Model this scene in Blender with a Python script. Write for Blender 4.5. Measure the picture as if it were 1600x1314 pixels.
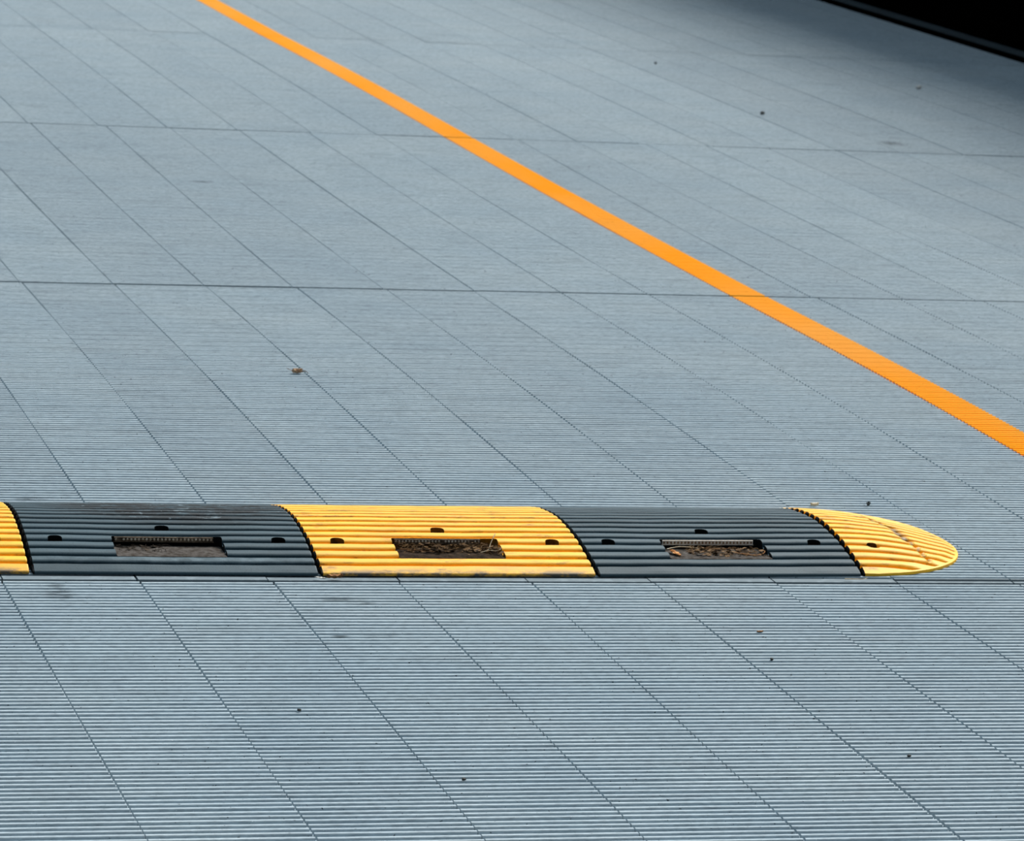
import bpy, bmesh, math, random
import numpy as np
from mathutils import Vector, Matrix

for o in list(bpy.data.objects): bpy.data.objects.remove(o)
C = bpy.context.scene.collection
PI = math.pi

# ---------------------------------------------------------------- camera, sky, sun, exposure
cam_d = bpy.data.cameras.new('camera'); cam = bpy.data.objects.new('camera', cam_d); C.objects.link(cam)
R_ = Vector((0.9639193, -0.25790476, 0.06591446)); U_ = Vector((-0.01289269, 0.20209503, 0.97928105)); F_ = Vector((0.26588223, 0.94479772, -0.19147822))
CAMP = Vector((-1.49364257, -6.43744646, 1.588963))
M = Matrix.Identity(4)
for i in range(3):
    M[i][0] = R_[i]; M[i][1] = U_[i]; M[i][2] = -F_[i]; M[i][3] = CAMP[i]
cam.matrix_world = M
cam_d.sensor_width = 36; cam_d.sensor_fit = 'HORIZONTAL'; cam_d.lens = 6153.53/1600*36
cam_d.clip_start = .1; cam_d.clip_end = 200
cam_d.dof.use_dof = True; cam_d.dof.focus_distance = 6.15; cam_d.dof.aperture_fstop = 19
bpy.context.scene.camera = cam

world = bpy.data.worlds.new('world'); bpy.context.scene.world = world; world.use_nodes = True
bg = world.node_tree.nodes['Background']; bg.inputs[0].default_value = (.70, .86, 1.0, 1); bg.inputs[1].default_value = .44
# brighter sky ahead and overhead, dimmer low behind the photographer
wn = world.node_tree.nodes; wl = world.node_tree.links
wt = wn.new('ShaderNodeTexCoord'); wd = wn.new('ShaderNodeVectorMath'); wd.operation = 'DOT_PRODUCT'; wd.inputs[1].default_value = (.15, .62, .77)
wm = wn.new('ShaderNodeMapRange'); wm.inputs[1].default_value = -.35; wm.inputs[2].default_value = 1; wm.inputs[3].default_value = .02; wm.inputs[4].default_value = .74
wl.new(wt.outputs['Generated'], wd.inputs[0]); wl.new(wd.outputs['Value'], wm.inputs[0]); wl.new(wm.outputs[0], bg.inputs[1])
sun_d = bpy.data.lights.new('sun', 'SUN'); sun = bpy.data.objects.new('sun', sun_d); C.objects.link(sun)
sun_d.energy = 5.2; sun_d.angle = math.radians(27); sun_d.color = (1.0, .96, .9)
sun_dir = Vector((.62, .62, .95))       # towards the sun
sun.rotation_euler = sun_dir.to_track_quat('Z', 'Y').to_euler()
sun.location = (4, 6, 8)
vs = bpy.context.scene.view_settings
vs.view_transform = 'Standard'; vs.look = 'None'; vs.gamma = 1; vs.use_curve_mapping = False; vs.exposure = 0.16

# ---------------------------------------------------------------- helpers
def srgb(r, g, b):
    f = lambda c: (c/255/12.92) if c/255 <= .04045 else ((c/255+.055)/1.055)**2.4
    return (f(r), f(g), f(b), 1)

class NT:
    def __init__(s, name):
        s.m = bpy.data.materials.new(name); s.m.use_nodes = True; s.t = s.m.node_tree
        s.b = s.t.nodes['Principled BSDF']; s.tc = s.n('ShaderNodeTexCoord')
    def n(s, k, **kw):
        x = s.t.nodes.new(k)
        for a, v in kw.items(): setattr(x, a, v)
        return x
    def l(s, a, b): s.t.links.new(a, b)
    def noise(s, scale, detail=3, rough=.55, stretch=(1, 1, 1), dist=0):
        mp = s.n('ShaderNodeMapping'); mp.inputs['Scale'].default_value = stretch; s.l(s.tc.outputs['Object'], mp.inputs[0])
        x = s.n('ShaderNodeTexNoise'); x.inputs['Scale'].default_value = scale; x.inputs['Detail'].default_value = detail
        x.inputs['Roughness'].default_value = rough; x.inputs['Distortion'].default_value = dist
        s.l(mp.outputs[0], x.inputs['Vector']); return x.outputs['Fac']
    def ramp(s, fac, a, b):
        x = s.n('ShaderNodeMapRange'); x.inputs[1].default_value = a; x.inputs[2].default_value = b; s.l(fac, x.inputs[0]); return x.outputs[0]
    def math(s, op, a, b=None):
        x = s.n('ShaderNodeMath', operation=op); x.use_clamp = False
        for i, v in enumerate((a, b)):
            if v is None: continue
            if hasattr(v, 'links'): s.l(v, x.inputs[i])
            else: x.inputs[i].default_value = v
        return x.outputs[0]
    def mix(s, fac, a, b, mode='MIX'):
        x = s.n('ShaderNodeMix', data_type='RGBA', blend_type=mode)
        if hasattr(fac, 'links'): s.l(fac, x.inputs[0])
        else: x.inputs[0].default_value = fac
        for i, v in ((6, a), (7, b)):
            if hasattr(v, 'links'): s.l(v, x.inputs[i])
            else: x.inputs[i].default_value = v
        return x.outputs[2]
    def attr(s, name):
        x = s.n('ShaderNodeAttribute'); x.attribute_name = name; return x.outputs['Fac']
    def blob(s, c, r, soft=.5):
        """1 inside an ellipsoid at c with radii r (object space)"""
        mp = s.n('ShaderNodeMapping'); mp.vector_type = 'TEXTURE'
        mp.inputs['Location'].default_value = c; mp.inputs['Scale'].default_value = r
        s.l(s.tc.outputs['Object'], mp.inputs[0])
        x = s.n('ShaderNodeVectorMath', operation='LENGTH'); s.l(mp.outputs[0], x.inputs[0])
        y = s.n('ShaderNodeMapRange'); y.inputs[1].default_value = 1; y.inputs[2].default_value = 1-soft; s.l(x.outputs['Value'], y.inputs[0])
        return y.outputs[0]
    def bump(s, h, strength, dist):
        x = s.n('ShaderNodeBump'); x.inputs['Strength'].default_value = strength; x.inputs['Distance'].default_value = dist
        s.l(h, x.inputs['Height']); s.l(x.outputs[0], s.b.inputs['Normal'])
    def out(s, col, rough=.6, spec=.5):
        if hasattr(col, 'links'): s.l(col, s.b.inputs['Base Color'])
        else: s.b.inputs['Base Color'].default_value = col
        if hasattr(rough, 'links'): s.l(rough, s.b.inputs['Roughness'])
        else: s.b.inputs['Roughness'].default_value = rough
        s.b.inputs['Specular IOR Level'].default_value = spec
        return s.m

def mk_obj(name, verts, faces, mat, parent=None, smooth=False, attrs=None):
    me = bpy.data.meshes.new(name); me.from_pydata([tuple(v) for v in verts], [], faces)
    if isinstance(mat, (list, tuple)):
        for m in mat: me.materials.append(m)
    else: me.materials.append(mat)
    if smooth: me.polygons.foreach_set('use_smooth', [True]*len(me.polygons))
    for k, v in (attrs or {}).items():
        a = me.attributes.new(k, 'FLOAT', 'POINT'); a.data.foreach_set('value', v)
    me.update()
    o = bpy.data.objects.new(name, me); C.objects.link(o)
    if parent is not None: o.parent = parent
    return o
def tag(o, label=None, cat=None, group=None, kind=None):
    if label: o['label'] = label
    if cat: o['category'] = cat
    if group: o['group'] = group
    if kind: o['kind'] = kind
    return o

# ---------------------------------------------------------------- materials
def deck_mat():
    t = NT('grey_deck')
    n1 = t.noise(260, 4, .65, (.25, 1, 1)); n2 = t.noise(2.2, 4, .6); n3 = t.noise(900, 2, .6); n4 = t.noise(26, 4, .65, (.2, 1, 1))
    c = t.mix(t.ramp(n2, .3, .7), srgb(162, 179, 189), srgb(172, 186, 193))
    c = t.mix(t.math('MULTIPLY', t.ramp(n4, .50, .72), .28), c, srgb(95, 105, 112))
    c = t.mix(t.math('MULTIPLY', t.ramp(n1, .4, .75), .5), c, srgb(84, 94, 102))
    c = t.mix(t.math('MULTIPLY', t.attr('tint'), .12), c, srgb(108, 120, 132))
    c = t.mix(t.ramp(t.noise(330, 2, .5), .735, .77), c, srgb(214, 222, 226))        # pale grit
    c = t.mix(t.ramp(t.noise(210, 2, .6, (.75, 1, 1)), .70, .74), c, srgb(38, 46, 52))  # dark specks
    st = None
    for cx, cy, rx, ry in ((-.47, -.10, .035, .05), (-.47, -.04, .02, .03), (.0, -.135, .055, .018), (.03, -.16, .03, .015), (.012, -.38, .03, .012), (-.055, -.38, .02, .01), (3.4, 6.33, .06, .07), (.7, 4.9, .05, .02), (-.42, .62, .04, .02), (1.18, -.02, .05, .006), (1.27, -.02, .04, .006)):
        bl = t.blob((cx, cy, 0), (rx, ry, .1), .7)
        st = bl if st is None else t.math('MAXIMUM', st, bl)
    st = t.math('MULTIPLY', st, t.ramp(t.noise(75, 3, .6, (.35, 1, 1)), .36, .58))
    c = t.mix(t.math('MULTIPLY', st, .7), c, srgb(40, 50, 54))
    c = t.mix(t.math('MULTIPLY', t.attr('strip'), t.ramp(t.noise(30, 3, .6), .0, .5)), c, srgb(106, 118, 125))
    t.bump(n3, .25, .0006)
    return t.out(c, .65, .08)
MD = deck_mat()

def paint_line_mat():
    t = NT('orange_road_paint')
    c = t.mix(t.ramp(t.noise(1.1, 3, .5, (1, .6, 1)), .42, .62), srgb(250, 165, 22), srgb(244, 172, 70))
    c = t.mix(t.math('MULTIPLY', t.ramp(t.noise(120, 3, .6), .6, .75), .35), c, srgb(190, 120, 20))
    return t.out(c, .8, .05)
ML = paint_line_mat()

def rubber(name, yellow, scuff=False):
    t = NT(name)
    rub = t.mix(t.ramp(t.noise(9, 4, .6, (.5, 1, 1)), .3, .7), srgb(44, 64, 73), srgb(60, 82, 92))
    rub = t.mix(t.math('MULTIPLY', t.ramp(t.noise(300, 3, .6), .55, .8), .7), rub, srgb(28, 40, 46))
    if scuff:
        m = t.math('MAXIMUM', t.blob((.30, .36, .03), (.26, .20, .2), .4), t.blob((.42, .40, .03), (.12, .13, .2), .5))
        v = t.n('ShaderNodeTexNoise'); k = t.ramp(t.noise(60, 4, .7, (.35, 1, 1)), .36, .50)
        rub = t.mix(t.math('MULTIPLY', t.math('MULTIPLY', m, k), .9), rub, srgb(12, 18, 22))
        k2 = t.ramp(t.noise(85, 4, .7, (.3, 1, 1), 1.5), .60, .66)
        rub = t.mix(t.math('MULTIPLY', t.math('MULTIPLY', m, k2), .6), rub, srgb(140, 160, 170))
    if not yellow and scuff:
        dust = t.math('MULTIPLY', t.blob((.3, .04, .01), (.4, .025, .03), .8), t.ramp(t.noise(40, 3, .6), .4, .65))
        rub = t.mix(t.math('MULTIPLY', dust, .35), rub, srgb(125, 145, 155))
    if not yellow:
        c = rub
        t.bump(t.noise(420, 3, .6), .35, .0006)
        return t.out(c, .6, .16)
    c = t.mix(t.ramp(t.noise(12, 4, .6, (.4, 1, 1)), .35, .7), srgb(247, 186, 30), srgb(240, 178, 52))
    c = t.mix(t.math('MULTIPLY', t.ramp(t.noise(60, 4, .7, (.3, 1, 1)), .50, .72), .45), c, srgb(196, 130, 38))
    # paint rubbed off the foot of the lip, and general grime
    w = t.math('MULTIPLY', t.attr('wear'), t.ramp(t.noise(45, 5, .75, (.45, 1, 1)), .38, .56))
    c = t.mix(w, c, srgb(82, 78, 70))
    c = t.mix(t.math('MULTIPLY', t.ramp(t.noise(48, 5, .75, (.3, 1, 1)), .56, .68), .75), c, srgb(120, 84, 34))
    c = t.mix(t.attr('gouge'), c, srgb(118, 98, 66))
    t.bump(t.noise(420, 3, .6), .3, .0006)
    return t.out(c, .55, .25)
MB = rubber('black_rubber', False)
MBS = rubber('scuffed_black_rubber', False, True)
MY = rubber('yellow_painted_rubber', True)
def simple(name, a, b, scale=40, rough=.7, spec=.3):
    t = NT(name); return t.out(t.mix(t.ramp(t.noise(scale, 4, .6), .35, .65), a, b), rough, spec)
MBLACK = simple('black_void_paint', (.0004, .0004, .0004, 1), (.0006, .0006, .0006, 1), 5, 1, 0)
MSUB = simple('subfloor_dark', srgb(22, 26, 28), srgb(14, 17, 19), 30, .9, .1)
MPOCK = simple('grimy_yellow_rubber', srgb(150, 104, 30), srgb(84, 58, 22), 50, .8, .1)
MHOLE = simple('shade_brown_rubber', srgb(120, 82, 26), srgb(60, 40, 14), 90, .8, .1)  # bolt-hole walls coloured dark brown, shade inside the hole put into the colour
MEND = simple('bare_black_rubber', srgb(16, 20, 22), srgb(10, 13, 14), 60, .8, .1)
MSTRIP = simple('dark_steel', srgb(44, 58, 64), srgb(36, 46, 52), 6, .7, .1)
MSOIL = simple('dry_soil', srgb(84, 80, 77), srgb(50, 44, 38), 90, .95, .1)
MSOILD = simple('dark_soil', srgb(56, 42, 28), srgb(26, 18, 10), 90, .95, .1)
MLIT = simple('dry_litter', srgb(138, 108, 74), srgb(44, 30, 18), 120, .85, .15)
MLEAF = simple('dry_orange_leaf', srgb(206, 150, 92), srgb(150, 96, 48), 80, .75, .2)
MLEAFB = simple('pale_brown_leaf', srgb(190, 160, 130), srgb(110, 78, 48), 150, .8, .2)
MBROWN = simple('dry_brown_leaf', srgb(150, 104, 60), srgb(74, 48, 26), 150, .8, .2)
MSTRAW = simple('pale_straw', srgb(226, 214, 190), srgb(196, 170, 130), 200, .7, .2)
MREF = simple('reflector_body', srgb(236, 228, 218), srgb(205, 192, 178), 200, .5, .5)
MREFD = simple('grimy_reflector_body', srgb(120, 104, 86), srgb(62, 48, 34), 120, .7, .3)
MBEAD = simple('amber_bead', srgb(150, 112, 76), srgb(112, 84, 60), 300, .25, .6)
MBEADD = simple('grimy_bead', srgb(246, 236, 220), srgb(150, 120, 84), 260, .4, .5)
MPEB = simple('grey_pebble', srgb(70, 74, 74), srgb(40, 42, 42), 120, .8, .2)
MPALE = simple('pale_chip', srgb(214, 216, 214), srgb(160, 158, 150), 300, .7, .2)

# ---------------------------------------------------------------- ribbed deck
L = 3.05545; X0 = -.55366; W = .229175; EDGE = 5.09
TAB = {(-1, 0): (-0.0027, 0.0), (0, 0): (0.0015, 0.0), (-1, 1): (-0.0015, 0.003), (0, 1): (0.0028, 0.0004), (-1, 2): (0.0001, 0.0029), (0, 2): (0.0001, 0.0), (1, 2): (-0.0056, 0.0), (-1, 3): (-0.0033, 0.0), (0, 3): (0.0011, -0.0011), (1, 3): (-0.0057, -0.0018), (-1, 4): (-0.0041, 0.0063), (0, 4): (0.0015, -0.0017), (1, 4): (0.0002, 0.0027), (2, 4): (-0.0027, 0.0011), (-1, 5): (-0.0043, 0.0028), (0, 5): (0.0003, 0.0006), (1, 5): (0.005, 0.0085), (2, 5): (-0.0021, 0.0018), (-1, 6): (-0.0033, 0.0), (0, 6): (0.0013, 0.0003), (1, 6): (-0.0021, 0.0014), (2, 6): (-0.0046, 0.0031), (-1, 7): (-0.0024, 0.0), (0, 7): (0.0015, -0.0012), (1, 7): (0.0009, -0.0016), (2, 7): (0.0004, 0.0051), (0, 8): (0.0001, 0.0013), (1, 8): (0, -0.0008), (2, 8): (0.0105, 0.0), (0, 9): (0.0005, 0.0044), (1, 9): (0.0051, 0.0), (0, 11): (0.0011, 0.0039), (1, 11): (0.0068, 0.01), (2, 11): (0.0143, 0.0031), (0, 12): (-0.014, 0.014), (1, 12): (0.0079, -0.0076), (0, 13): (0.0106, 0.0), (1, 13): (0.0009, 0.0042), (2, 13): (-0.0146, 0.0), (1, 14): (-0.0047, -0.003), (1, 15): (-0.0128, -0.005), (2, 15): (-0.0137, -0.0032)}
rng = np.random.default_rng(5)
JS = {-1: (0, 0), 0: (-.0065, .0026), 1: (.0143, -.0165), 2: (-.0065, .0136)}
def joint(j): return JS.get(j, (0, 0))
def crown(Y):
    Y = np.asarray(Y, float)
    z = .0082*np.sin(PI*np.clip((Y-.56)/(L-.56), 0, 1)) - .0038*np.sin(PI*np.clip(Y/L-1, 0, 1)) + .0054*np.sin(PI*np.clip(Y/L-2, 0, 1))
    return z
def seamx(p, k, Y):
    a, b = TAB.get((p, k), (0, 0))
    x = X0 + W*k + a + b*(Y-L*(p+.5))
    if k >= 25: x = np.full_like(Y, EDGE)
    return x
def rib_profile(y0, y1, first_flat, r):
    """cross-section of one plank panel along Y; ribs in groups of three, the third groove wider and deeper"""
    ys, zs = [], []
    y = y0
    if first_flat:
        f = first_flat
        ys += [y, y+.0012, y+f-.0012, y+f, y+f+.0001, y+f+.004]; zs += [-.005, -.0022, -.0022, -.0032, -.009, -.009]; y += f+.0045
    else: y += .002
    i = 0
    while y < y1-.018:
        d0 = .0064 if (i % 3) else .0078
        d1 = .0064 if ((i+1) % 3) else .0078
        w = .0045 + r.uniform(-.0003, .0003); a = y+.0034
        ys += [y, y+.0009, y+.0017, y+.0026, a, a+w, a+w+.0012, a+w+.0018]
        zs += [-d0, -.0028, -.0012, -.0003, 0, 0, -.0008, -d1]
        y = a+w+.0018+(.0094 if ((i+1) % 3) else .0118) + r.uniform(-.0003, .0003)
        i += 1
    return np.array(ys), np.array(zs)
PROFS = {}
def build_deck(name, mat, kinds, dz=0., film=False):
    V, Fc, A, B, base = [], [], [], [], 0
    for p in range(-1, 5):
        y0 = L*p + (.0 if p > 0 else .004 if p else 0); y1 = L*(p+1)-(.003 if p else .005)
        for k in kinds:
            r = random.Random(p*100+k)
            prof = PROFS.setdefault((p, k), rib_profile(y0, y1, (.0272 if k < 7 else .014) if p == 0 else 0, random.Random(p*7919)))
            ys, zs = prof; tint = r.random(); off = r.uniform(-.0012, .0012); hz = r.uniform(-.0005, .0005)
            n = len(ys)
            gw = lambda kk: .0009+.0011*np.clip(.5+.9*np.sin(ys*(2.1+.37*(kk % 5))+kk*1.7+p)*np.sin(ys*5.3+kk), 0, 1)
            xl = seamx(p, k, ys)+gw(k); xr = seamx(p, k+1, ys)-gw(k+1)
            if film: xr = np.full(n, 1.836)
            (a0, b0), (a1, b1) = joint(p), joint(p+1)
            t = np.clip((ys-L*p)/L, 0, 1)
            sl = a0+(a1-a0)*t; ic = b0+(b1-b0)*t
            z = zs+crown(ys)+hz+dz
            bot = np.minimum(z, z-dz-.014) if not film else z-dz-.0002
            cols = []
            for x, zz in ((xl, bot), (xl, z), (xr, z), (xr, bot)):
                cols.append(np.stack([x, ys+off+sl*x+ic, zz], -1))
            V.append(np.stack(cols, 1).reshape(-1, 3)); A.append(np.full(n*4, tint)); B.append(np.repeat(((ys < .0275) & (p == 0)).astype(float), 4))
            i = np.arange(n-1)[:, None]*4+base
            for c in range(3):
                Fc.append(np.concatenate([i+c, i+c+1, i+c+5, i+c+4], 1))
            Fc.append(np.array([[base, base+1, base+2, base+3]])); e = base+4*(n-1); Fc.append(np.array([[e+3, e+2, e+1, e]]))
            base += 4*n
    V = np.concatenate(V); Fc = np.concatenate(Fc)[:, ::-1]; A = np.concatenate(A)
    me = bpy.data.meshes.new(name)
    me.vertices.add(len(V)); me.vertices.foreach_set('co', V.ravel())
    me.loops.add(Fc.size); me.loops.foreach_set('vertex_index', Fc.ravel().astype(np.int32))
    me.polygons.add(len(Fc)); me.polygons.foreach_set('loop_start', np.arange(0, Fc.size, 4, dtype=np.int32))
    me.polygons.foreach_set('use_smooth', np.zeros(len(Fc), dtype=bool))
    me.update(calc_edges=True)
    a = me.attributes.new('tint', 'FLOAT', 'POINT'); a.data.foreach_set('value', A)
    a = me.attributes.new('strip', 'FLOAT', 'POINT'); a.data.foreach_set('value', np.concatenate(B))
    me.materials.append(mat); me.validate()
    o = bpy.data.objects.new(name, me); C.objects.link(o); return o
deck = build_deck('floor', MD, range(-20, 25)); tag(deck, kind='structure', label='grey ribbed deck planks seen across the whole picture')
line = build_deck('painted_line', ML, [10], .0006, True)
tag(line, 'long straight orange painted line running diagonally over the grey ribbed deck', 'painted line')

def box(name, x0, x1, y0, y1, z0, z1, mat, parent=None):
    v = [(x, y, z) for x in (x0, x1) for y in (y0, y1) for z in (z0, z1)]
    f = [(0, 1, 3, 2), (4, 6, 7, 5), (0, 4, 5, 1), (2, 3, 7, 6), (0, 2, 6, 4), (1, 5, 7, 3)]
    return mk_obj(name, v, f, mat, parent)
tag(box('subfloor', -5.2, EDGE, -3.2, 15.5, -.08, -.0145, MSUB), kind='structure')

# ---------------------------------------------------------------- dark side of the deck
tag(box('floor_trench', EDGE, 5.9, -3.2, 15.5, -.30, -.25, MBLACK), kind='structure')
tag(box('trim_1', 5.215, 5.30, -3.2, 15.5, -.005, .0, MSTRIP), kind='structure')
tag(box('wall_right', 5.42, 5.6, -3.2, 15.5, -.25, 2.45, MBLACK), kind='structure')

# ---------------------------------------------------------------- speed bump modules
ET = np.array([0, .023, .055, .076, .103, .131, .167, .199, .234, .257]); EZ = np.array([5, 14, 21, 26, 31.5, 37, 41, 44.5, 46.5, 47.3])/1000
BW = .514
def env(t):
    t = np.minimum(t, BW-t); return np.interp(t, ET, EZ)
GC = [.0275 + .0286*i for i in range(17)]      # groove centres measured from the front foot
def bump_profile():
    """(t, z, groove amount) samples of the top, front foot to back foot"""
    pts = [(0, .0), (0.0, .0035), (.0015, .0052), (.008, env(.008)), (.015, env(.015)), (.0205, env(.0205))]
    for i, g in enumerate(GC):
        a, b = g-.0058, g+.0058
        dep = .0082
        pts += [(a-.0008, env(a-.0008)-.0004), (a+.0006, env(a)-.0016), (a+.0016, env(a)-dep), (b-.0018, env(b-.001)-dep), (b-.0008, env(b)-.0022), (b+.0003, env(b)-.0008), (b+.0022, env(b+.0022)+.0002)]
        m = g+.0145
        if i < len(GC)-1: pts += [(m-.002, env(m-.002)+.0004), (m+.003, env(m+.003)+.0003)]
    pts += [(BW-.0205, env(.0205)), (BW-.012, env(.012)), (BW-.0015, .0052), (BW, .0035), (BW, 0)]
    return [(float(a), float(max(b, 0))) for a, b in pts]
PROF = bump_profile()
def wav(x, y, s):
    return math.sin(x*17+s*3+y*9)*.5+math.sin(x*41+s*7-y*21)*.3+math.sin(x*83+s+y*50)*.2
def rbox_cut(x0, x1, y0, y1, z0, z1, rad=.004, skew=0):
    bm = bmesh.new(); vs_ = []
    pts = []
    for cx, cy, a0 in ((x1-rad, y1-rad, 0), (x0+rad, y1-rad, 90), (x0+rad, y0+rad, 180), (x1-rad, y0+rad, 270)):
        for i in range(4):
            a = math.radians(a0+30*i); pts.append((cx+rad*math.cos(a), cy+rad*math.sin(a)))
    lo = [bm.verts.new((x, y, z0)) for x, y in pts]; hi = [bm.verts.new((x, y, z1)) for x, y in pts]
    n = len(pts); bm.faces.new(lo[::-1]); bm.faces.new(hi)
    for i in range(n): bm.faces.new((lo[i], lo[(i+1) % n], hi[(i+1) % n], hi[i]))
    me = bpy.data.meshes.new('cut'); bm.to_mesh(me); bm.free()
    o = bpy.data.objects.new('cut', me); C.objects.link(o); return o
def apply_cuts(o, cuts, mats=None):
    for c in cuts:
        c.parent = o.parent
        if mats: c.data.materials.append(mats[0] if c is cuts[0] and len(cuts) > 1 else mats[1])
        md = o.modifiers.new('b', 'BOOLEAN'); md.operation = 'DIFFERENCE'; md.solver = 'EXACT'; md.object = c; md.material_mode = 'TRANSFER'
    dg = bpy.context.evaluated_depsgraph_get(); dg.update()
    me = bpy.data.meshes.new_from_object(o.evaluated_get(dg), preserve_all_data_layers=True, depsgraph=dg)
    old = o.data; o.modifiers.clear(); o.data = me; me.name = old.name
    bpy.data.meshes.remove(old)
    for c in cuts:
        m = c.data; bpy.data.objects.remove(c); bpy.data.meshes.remove(m)
MOD_LEN = .5; GAP = .0064
PX0, PX1, PY0, PY1, PZ = .154, .348, .0525, .1338, .0185
def hole_cut(x, y, r=.0125):
    return rbox_cut(x-r, x+r, y-r*.95, y+r*.95, .0012, .09, r*.8)
def make_module(name, mat, seed, loc, rz):
    root = bpy.data.objects.new(name, None); C.objects.link(root); root.location = loc; root.rotation_euler = (0, 0, rz)
    xs = [GAP*.5, GAP*.5+.003] + list(np.linspace(.012, MOD_LEN-.012, 46)) + [MOD_LEN-GAP*.5-.002, MOD_LEN-GAP*.5]
    V, Fs, wear = [], [], []; n = len(PROF)
    for ix, x in enumerate(xs):
        drop = {0: .0030, len(xs)-1: .0008}.get(ix, 0)
        # the rubber sinks slightly around the reflector pocket
        sag = math.exp(-((x-.25)/.12)**2)
        for (t, z) in PROF:
            zz = z
            if z > .006:
                zz = z - drop*(1 if z > .01 else .4) + .0005*wav(x, t, seed) - .0012*sag*math.exp(-((t-.15)/.05)**2)
                zz = max(zz, .0052)
            yy = t + .0007*wav(x*1.3, t*.7, seed+5)*(1 if z > .006 else .3)
            V.append((x, yy, zz)); wear.append(max(0, 1-t/.017)+max(0, 1-(BW-t)/.015))
    m = len(xs)
    for ix in range(m-1):
        for i in range(n-1):
            a = ix*n+i; Fs.append((a, a+n, a+n+1, a+1))
        Fs.append((ix*n, ix*n+n-1, (ix+1)*n+n-1, (ix+1)*n))
    Fs.append(tuple(range(n))); Fs.append(tuple(range((m-1)*n, m*n))[::-1])
    body = mk_obj('rubber_body', V, Fs, [mat, MEND], root, attrs={'wear': wear, 'gouge': [0.]*len(V)})
    for pl in body.data.polygons:           # the ends of each section are bare black rubber
        cx = sum(V[v][0] for v in pl.vertices)/len(pl.vertices)
        if cx < GAP*.5+.003 or cx > MOD_LEN-GAP*.5-.0005: pl.material_index = 1
    cuts = [rbox_cut(PX0, PX1, PY0, PY1, PZ, .09, .006)] + [hole_cut(x, y) for x, y in ((.055, .119), (.250, .177), (.448, .119))]
    apply_cuts(body, cuts, (MPOCK, MHOLE) if mat is MY else (MEND, MEND))
    return root
def add_reflector(root, x0, x1, grimy, seed, z0=.0272, missing=()):
    r = random.Random(seed); bm = bmesh.new()
    y = PY1-.0035; h = .0078
    def bx(a0, a1, b0, b1, c0, c1, mi):
        v = [bm.verts.new((x, yy, z)) for x in (a0, a1) for yy in (b0, b1) for z in (c0, c1)]
        for f in ((0, 1, 3, 2), (4, 6, 7, 5), (0, 4, 5, 1), (2, 3, 7, 6), (0, 2, 6, 4), (1, 5, 7, 3)):
            bm.faces.new([v[i] for i in f]).material_index = mi
    bx(x0, x1, y, PY1+.001, z0, z0+h, 0)
    bx(x0-.001, x1+.001, y-.0006, PY1, z0-.0006, z0+.0002, 0)       # lower ledge
    nb = 26; step = (x1-x0)/nb
    for i in range(nb):
        if i in missing: continue
        cx = x0+step*(i+.5)
        mt = Matrix.Translation((cx, y, z0+h*.5)) @ Matrix.Diagonal((.0019, .0012, .0023, 1))
        res = bmesh.ops.create_uvsphere(bm, u_segments=10, v_segments=6, radius=1, matrix=mt)
        for f in {f for v in res['verts'] for f in v.link_faces}: f.material_index = 1; f.smooth = True
    me = bpy.data.meshes.new('reflector'); bm.to_mesh(me); bm.free()
    me.materials.append(MREFD if grimy else MREF); me.materials.append(MBEADD if grimy else MBEAD)
    o = bpy.data.objects.new('reflector', me); C.objects.link(o); o.parent = root
    return o

ys = {0: .046, 1: .0366, 2: .0283, 3: .0263, 4: .0334}
def place(i, name, mat, seed):
    y0, y1 = ys[i], ys[i+1]
    return make_module(name, mat, seed, (-1.0+.5*i, y0, 0), math.atan2(y1-y0, .5))
G = 'rubber speed bump sections laid end to end across the deck'
m0 = place(0, 'speed_bump_section', MY, 1)
tag(m0, 'yellow painted rubber speed bump section cut off by the left edge of the photo', 'speed bump', G)
m1 = place(1, 'speed_bump_section', MBS, 2)
tag(m1, 'scuffed black rubber speed bump section between the two yellow sections, dusty empty pocket', 'speed bump', G)
m2 = place(2, 'speed_bump_section', MY, 3)
tag(m2, 'yellow ribbed speed bump section in the middle, pocket half filled with dark twigs', 'speed bump', G)
m3 = place(3, 'speed_bump_section', MB, 4)
tag(m3, 'clean black rubber speed bump section next to the yellow rounded end, straw in its pocket', 'speed bump', G)
add_reflector(m0, .162, .332, True, 9)
tag(add_reflector(m1, .160, .334, True, 1, missing=(1,)), 'grimy dark beaded reflector strip')
tag(add_reflector(m2, .161, .318, True, 2, missing=(14, 23)), 'dirty beaded reflector strip')
tag(add_reflector(m3, .161, .334, False, 3), 'pale beaded reflector strip')

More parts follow.
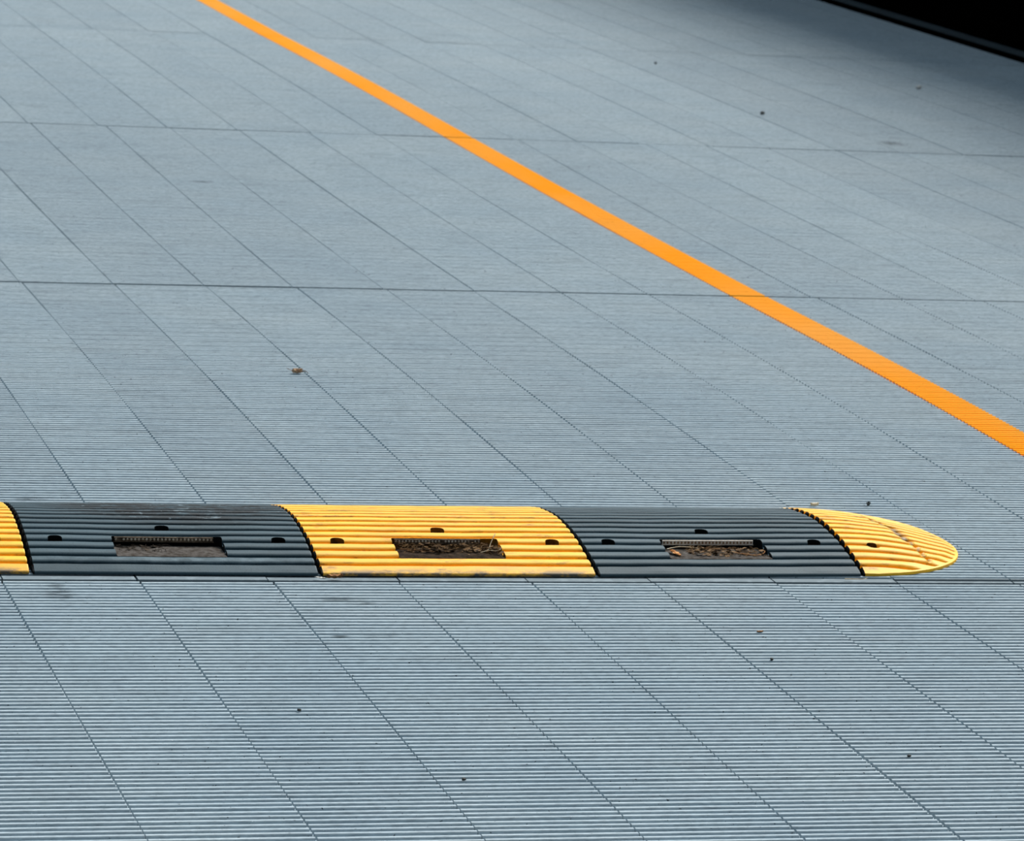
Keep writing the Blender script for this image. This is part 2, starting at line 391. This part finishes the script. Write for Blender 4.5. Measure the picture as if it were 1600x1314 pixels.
# rounded end cap
def make_cap():
    root = bpy.data.objects.new('speed_bump_end_cap', None); C.objects.link(root); root.location = (1.0, .0334, 0)
    a = .262; b = BW/2
    rows = [(t, z) for t, z in PROF if .0008 < t < BW-.0008]
    # extra samples near the two thin ends
    nx = 44
    gou = [(.118, .345), (.123, .300), (.134, .255), (.146, .245), (.144, .223), (.142, .192), (.145, .160), (.151, .140), (.150, .121), (.150, .096), (.153, .067)]
    def gd(x, t):
        d = 9
        for i in range(len(gou)-1):
            (x0, y0), (x1, y1) = gou[i], gou[i+1]
            dx, dy = x1-x0, y1-y0; s = max(0, min(1, ((x-x0)*dx+(t-y0)*dy)/(dx*dx+dy*dy)))
            r_ = .0045 if i < 2 else (.0075 if i < 6 else .0032)
            d = min(d, math.hypot(x-x0-s*dx, t-y0-s*dy)/r_)
        return max(0, 1.4-d) if d < 1.4 else 0
    V, Fs, wear, gg = [], [], [], []
    for t, z in rows:
        v = (t-b)/b; xr = a*(1-abs(v)**2.15)**(1/2.1)
        for i in range(nx):
            s = i/(nx-1); s = 1-(1-s)**1.6
            x = GAP*.5+(xr-GAP*.5)*s if i != 1 else GAP*.5+.0028
            rho = min(1, ((max(x, 0)/a)**2.1+abs(v)**2.15)**(1/2.1))
            tt = (1-rho)*b
            e_full = float(env(t)); gr = z-e_full
            e = float(np.interp(tt, ET, EZ))
            fade = min(1, max(0, (tt-.004)/.01))
            zz = e+gr*fade+.0004*wav(x, t, 8)
            gv = gd(x, t); zz -= .0034*min(1, gv)*fade
            if i == 0: zz -= .003
            if i == nx-1: zz = .0042
            V.append((x, t, max(.0042, zz))); wear.append(0); gg.append(min(1, gv*1.5)*(.5+.5*math.sin(t*260+x*90)) if t < .15 else min(1, gv*1.3))
    nr = len(rows); nt = nr*nx
    for r_ in range(nr):
        for i in range(nx):
            x, t, z = V[r_*nx+i]; V.append((x, t, 0)); wear.append(0); gg.append(0)
    I = lambda r_, i: r_*nx+i
    for r_ in range(nr-1):
        for i in range(nx-1):
            Fs.append((I(r_, i), I(r_, i+1), I(r_+1, i+1), I(r_+1, i)))
            Fs.append((nt+I(r_, i), nt+I(r_+1, i), nt+I(r_+1, i+1), nt+I(r_, i+1)))
        Fs.append((I(r_, 0), I(r_+1, 0), nt+I(r_+1, 0), nt+I(r_, 0)))
        Fs.append((I(r_, nx-1), nt+I(r_, nx-1), nt+I(r_+1, nx-1), I(r_+1, nx-1)))
    for i in range(nx-1):
        Fs.append((I(0, i), nt+I(0, i), nt+I(0, i+1), I(0, i+1)))
        Fs.append((I(nr-1, i), I(nr-1, i+1), nt+I(nr-1, i+1), nt+I(nr-1, i)))
    o = mk_obj('rubber_body', V, Fs, [MY, MEND], root, attrs={'wear': wear, 'gouge': gg})
    for pl in o.data.polygons:
        if sum(V[v][0] for v in pl.vertices)/len(pl.vertices) < GAP*.5+.0015: pl.material_index = 1
    apply_cuts(o, [hole_cut(.058, .110)], (MHOLE, MHOLE))
    return root
cap = make_cap()
tag(cap, 'rounded yellow end piece of the speed bump with a gouge across its ribs', 'speed bump', G)

# ---------------------------------------------------------------- litter in the pockets
def tube(path, r, seg=6, taper=True):
    V, Fs = [], []; P = [Vector(p) for p in path]; n = len(P)
    for i, p in enumerate(P):
        d = (P[min(i+1, n-1)]-P[max(i-1, 0)]).normalized(); up = Vector((0, 0, 1)) if abs(d.z) < .9 else Vector((1, 0, 0))
        u = d.cross(up).normalized(); w = u.cross(d)
        rr = r*(1-.5*i/(n-1)) if taper else r
        for k in range(seg):
            a = 2*PI*k/seg; V.append(p+u*rr*math.cos(a)+w*rr*math.sin(a))
    for i in range(n-1):
        for k in range(seg):
            Fs.append((i*seg+k, i*seg+(k+1) % seg, (i+1)*seg+(k+1) % seg, (i+1)*seg+k))
    Fs.append(tuple(range(seg))[::-1]); Fs.append(tuple((n-1)*seg+k for k in range(seg)))
    return V, Fs
def pw(i, x, t, z):
    """pocket-local coordinates of module i to world"""
    a = math.atan2(ys[i+1]-ys[i], .5)
    return (-1+.5*i+x*math.cos(a)-t*math.sin(a), ys[i]+x*math.sin(a)+t*math.cos(a), z)
def spline(pts, n=12):
    out = []; P = [Vector(p) for p in pts]
    for i in range(len(P)-1):
        p0, p1, p2, p3 = P[max(i-1, 0)], P[i], P[i+1], P[min(i+2, len(P)-1)]
        for k in range(n):
            t = k/n; out.append(.5*((2*p1)+(p2-p0)*t+(2*p0-5*p1+4*p2-p3)*t*t+(3*p1-p0-3*p2+p3)*t**3))
    out.append(P[-1]); return out
def soil(i, mat, hts, label, seed):
    r = random.Random(seed); nx, ny = 60, 24; V, Fs = [], []
    for a in range(nx):
        for b in range(ny):
            u, v = a/(nx-1), b/(ny-1)
            x = PX0+.0015+(PX1-PX0-.003)*u; t = PY0+.0015+(PY1-PY0-.003)*v
            edge = min(1, min(u, 1-u)*18, min(v, 1-v)*8)
            h = (.0008+hts*(.5+.5*wav(x*3, t*5, seed))*edge + r.uniform(0, .0009)*edge)
            V.append(pw(i, x, t, PZ+h))
    nt = len(V)
    V += [(v[0], v[1], PZ+.0002) for v in V]
    for a in range(nx-1):
        for b in range(ny-1):
            k = a*ny+b; Fs.append((k, k+ny, k+ny+1, k+1)); Fs.append((nt+k, nt+k+1, nt+k+ny+1, nt+k+ny))
    ring = [a*ny for a in range(nx)]+[(nx-1)*ny+b for b in range(1, ny)]+[a*ny+ny-1 for a in range(nx-2, -1, -1)]+[b for b in range(ny-2, 0, -1)]
    for q in range(len(ring)):
        a, b = ring[q], ring[(q+1) % len(ring)]; Fs.append((a, nt+a, nt+b, b))
    o = mk_obj('soil', V, Fs, mat); tag(o, label, 'soil', kind='stuff'); return o
soil(1, MSOIL, .0012, 'thin grey dust on the floor of the left black section pocket', 3)
soil(2, MSOILD, .0040, 'dark brown soil in the pocket of the middle yellow section', 5)
soil(3, MSOIL, .0018, 'grey brown soil in the pocket of the right black section', 7)
def litter(i, n, x0, x1, t0, t1, hmax, label, seed, mat):
    r = random.Random(seed); V, Fs = [], []
    for q in range(n):
        x = r.uniform(x0, x1); t = r.uniform(t0, t1); z = PZ+.002+r.random()**2*hmax
        a = r.gauss(0, .7) if r.random() < .75 else r.uniform(0, PI)
        ln = r.uniform(.006, .026)
        if r.random() < .62:
            c = Vector((math.cos(a), math.sin(a), r.uniform(-.15, .15)))*ln*.5; o = Vector((x, t, z)); bnd = Vector((r.uniform(-1, 1), r.uniform(-1, 1), r.random()))*ln*.15
            pts = [o-c, o+bnd, o+c]
            pts = [Vector((min(max(p.x, PX0+.003), PX1-.003), min(max(p.y, PY0+.003), PY1-.007), max(p.z, PZ+.0012))) for p in pts]
            v, f = tube([pw(i, *p) for p in spline(pts, 3)], r.uniform(.0003, .0008), 4)
        else:
            s = r.uniform(.002, .006); v = []; nrm = r.uniform(-.5, .5)
            for k in range(6):
                an = a+2*PI*k/6; px = min(max(x+s*math.cos(an)*r.uniform(.7, 1.5), PX0+.003), PX1-.003); py = min(max(t+s*math.sin(an), PY0+.003), PY1-.007)
                v.append(pw(i, px, py, max(PZ+.001, z+nrm*s*math.cos(an-a))))
            v += [(p[0], p[1], p[2]+.0003) for p in v]
            f = [(5, 4, 3, 2, 1, 0), (6, 7, 8, 9, 10, 11)]+[(k, (k+1) % 6, 6+(k+1) % 6, 6+k) for k in range(6)]
        b = len(V); V += list(v); Fs += [tuple(j+b for j in ff) for ff in f]
    o = mk_obj('leaf_litter', V, Fs, mat); tag(o, label, 'plant litter', kind='stuff'); return o
MFIB = simple('dark_fibre', srgb(74, 64, 54), srgb(28, 23, 18), 90, .9, .1)
MLITD = simple('dark_litter', srgb(112, 84, 52), srgb(26, 18, 11), 90, .9, .1)
litter(1, 45, .165, .25, .09, .128, .003, 'thin dark fibres at the back left of the left black section pocket', 11, MFIB)
litter(2, 420, .165, .345, .085, .130, .011, 'dark twigs and crumbled leaves filling the middle yellow section pocket', 12, MLITD)
litter(2, 60, .28, .345, .068, .125, .012, 'paler dry fibres piled at the right end of the middle yellow section pocket', 15, MLIT)
litter(3, 210, .20, .343, .070, .128, .006, 'crumbled brown leaves and fibres in the right black section pocket', 13, MLIT)

def strand(name, pts, r, mat, label, cat='straw', group=None, world=False, i=2):
    P = [Vector(p) if world else Vector(pw(i, *p)) for p in pts]
    v, f = tube(spline(P, 8), r, 8); o = mk_obj(name, v, f, mat, smooth=True); tag(o, label, cat, group); return o
strand('straw_stem', [(.165, .116, .0225), (.19, .121, .0255), (.215, .120, .0245), (.226, .1165, .0235)], .0011, MSTRAW, 'pale curved straw lying under the beads in the right black section pocket', i=3)
strand('straw_stem', [(.285, .085, .0240), (.305, .074, .0225), (.325, .072, .0225), (.340, .082, .0245), (.343, .092, .026)], .0008, MLEAF, 'tan curved straw at the right end of the right black section pocket', i=3)
strand('straw_stem', [(.340, .113, .050), (.334, .106, .043), (.328, .098, .034), (.322, .088, .0265), (.306, .080, .024)], .0009, MSTRAW, 'pale bent straw sticking up at the right end of the middle yellow section pocket', i=2)
strand('straw_stem', [(.322, .088, .0265), (.334, .083, .0262), (.345, .088, .028)], .0007, MSTRAW, 'short pale straw crossing the bent straw in the middle yellow section pocket', i=2)
strand('twig', [(.164, .092, .0262), (.185, .090, .0258), (.205, .083, .0252), (.222, .080, .0247)], .0009, MBROWN, 'thin brown twig at the left end of the middle yellow section pocket', 'twig', i=2)
strand('twig', [(.232, .105, .0275), (.262, .100, .0262), (.292, .104, .029)], .0008, MBROWN, 'thin brown twig lying among crumbled leaves in the right black section pocket', 'twig', i=3)
strand('straw_stem', [(.957, .0085, .0016), (.975, .006, .0018), (.990, .004, .0022), (1.000, .009, .003)], .0010, MSTRAW, 'pale straw on the deck at the joint between black section and yellow end piece', world=True)

def leaf(name, c, ln, wd, rz, mat, label, curl=.35, tilt=0, roll=0, cat='leaf', thick=.0003):
    nu, nv = 12, 5; V, Fs = [], []
    for s in (0, 1):
        for a in range(nu):
            u = a/(nu-1)*2-1; w = wd*.5*max(.04, (1-abs(u)**2.2))*(1+.12*math.sin(a*2.3))
            for b in range(nv):
                v = b/(nv-1)*2-1
                V.append((u*ln/2, v*w, curl*wd*(v*v*.8+.25*u*u)+.06*wd*math.sin(a*1.7+b)+s*thick))
    n = nu*nv; I = lambda a, b, s=0: s*n+a*nv+b
    for a in range(nu-1):
        for b in range(nv-1):
            Fs.append((I(a, b), I(a, b+1), I(a+1, b+1), I(a+1, b))); Fs.append((I(a, b, 1), I(a+1, b, 1), I(a+1, b+1, 1), I(a, b+1, 1)))
    ring = [(a, 0) for a in range(nu)]+[(nu-1, b) for b in range(1, nv)]+[(a, nv-1) for a in range(nu-2, -1, -1)]+[(0, b) for b in range(nv-2, 0, -1)]
    for q in range(len(ring)):
        p_, r_ = ring[q], ring[(q+1) % len(ring)]; Fs.append((I(*p_), I(*r_), I(*r_, 1), I(*p_, 1)))
    mt = Matrix.Rotation(rz, 3, 'Z') @ Matrix.Rotation(tilt, 3, 'Y') @ Matrix.Rotation(roll, 3, 'X')
    V = [mt @ Vector(v) for v in V]; zm = min(v.z for v in V)
    V = [(v.x, v.y, v.z-zm) for v in V]
    o = mk_obj(name, V, Fs, mat, smooth=True); o.location = c; tag(o, label, cat); return o
leaf('dry_leaf', pw(3, .1700, .0815, PZ+.0022), .040, .011, math.radians(-76), MLEAF, 'orange brown dry leaf at the left end of the right black section pocket', tilt=.06)
lf = leaf('dry_leaf', (.343, 1.848, float(crown(1.848))+.0003), 0.024, .014, .15, MLEAFB, 'curled brown dry leaf lying alone on the deck behind the speed bump', curl=.7, roll=.25)
v, f = tube(spline([(-.010, 0, .006), (-.018, .006, .008), (-.022, .010, .010)], 4), .0008, 5)
mk_obj('leaf_stalk', v, f, MBROWN, lf)
v, f = tube(spline([(.010, 0, .003), (.018, -.002, .006), (.024, -.006, .002)], 4), .0011, 5)
mk_obj('leaf_stalk', v, f, MBROWN, lf)
leaf('dry_leaf', (.022, .008, .0003), .030, .013, .1, MBROWN, 'small brown dry leaf in front of the joint between black and middle yellow sections', curl=.5)
leaf('pale_flake', (-.004, .006, .0008), .020, .006, -.5, MPALE, 'tiny pale flake beside the small brown leaf in front of the speed bump', curl=.3, cat='flake')
leaf('pale_flake', (1.108, .603, .0006), .019, .007, .2, MSTRAW, 'pale curled flake on the deck behind the rounded yellow end piece', curl=.9, cat='flake')
leaf('dark_flake', (1.2205, .607, .0006), .014, .008, .9, MPEB, 'tiny dark curled flake on the deck behind the rounded yellow end piece', curl=.9, cat='flake')
leaf('brown_flake', (.673, -.362, .0003), .013, .005, .1, MBROWN, 'tiny brown flake on the deck in front of the right black section', curl=.4, cat='flake')

def pebble(x, y, r, mat, label, seed, group=None):
    bm = bmesh.new(); bmesh.ops.create_icosphere(bm, subdivisions=2, radius=r)
    rr = random.Random(seed)
    for v_ in bm.verts: v_.co *= rr.uniform(.8, 1.1); v_.co.z *= .7
    zm = min(v_.co.z for v_ in bm.verts)
    for v_ in bm.verts: v_.co.z -= zm
    me = bpy.data.meshes.new('pebble'); bm.to_mesh(me); bm.free(); me.materials.append(mat)
    o = bpy.data.objects.new('pebble', me); C.objects.link(o); o.location = (x, y, float(crown(y))+.0002); tag(o, label, 'pebble', group)
pebble(3.153, 7.014, .009, MPEB, 'small dark pebble alone on the far deck right of the orange line', 1)
pebble(.632, -.544, .0032, MPEB, 'tiny dark pebble on the near deck, the one closest to the brown flake', 2)
pebble(.661, -1.103, .0032, MPEB, 'tiny dark pebble on the near deck towards the bottom right', 3)
pebble(-.055, -1.198, .0036, MPEB, 'tiny dark pebble on the near deck at the bottom centre', 4)
pebble(-.218, -.83, .0034, MPEB, 'tiny dark pebble on the near deck left of centre', 5)
pebble(3.241, 8.623, .006, MPEB, 'small dark pebble on the far deck near the top of the photo', 6)
pebble(4.15, 8.05, .012, MPALE, 'small pale pebble on the shaded far deck near the black wall', 7)
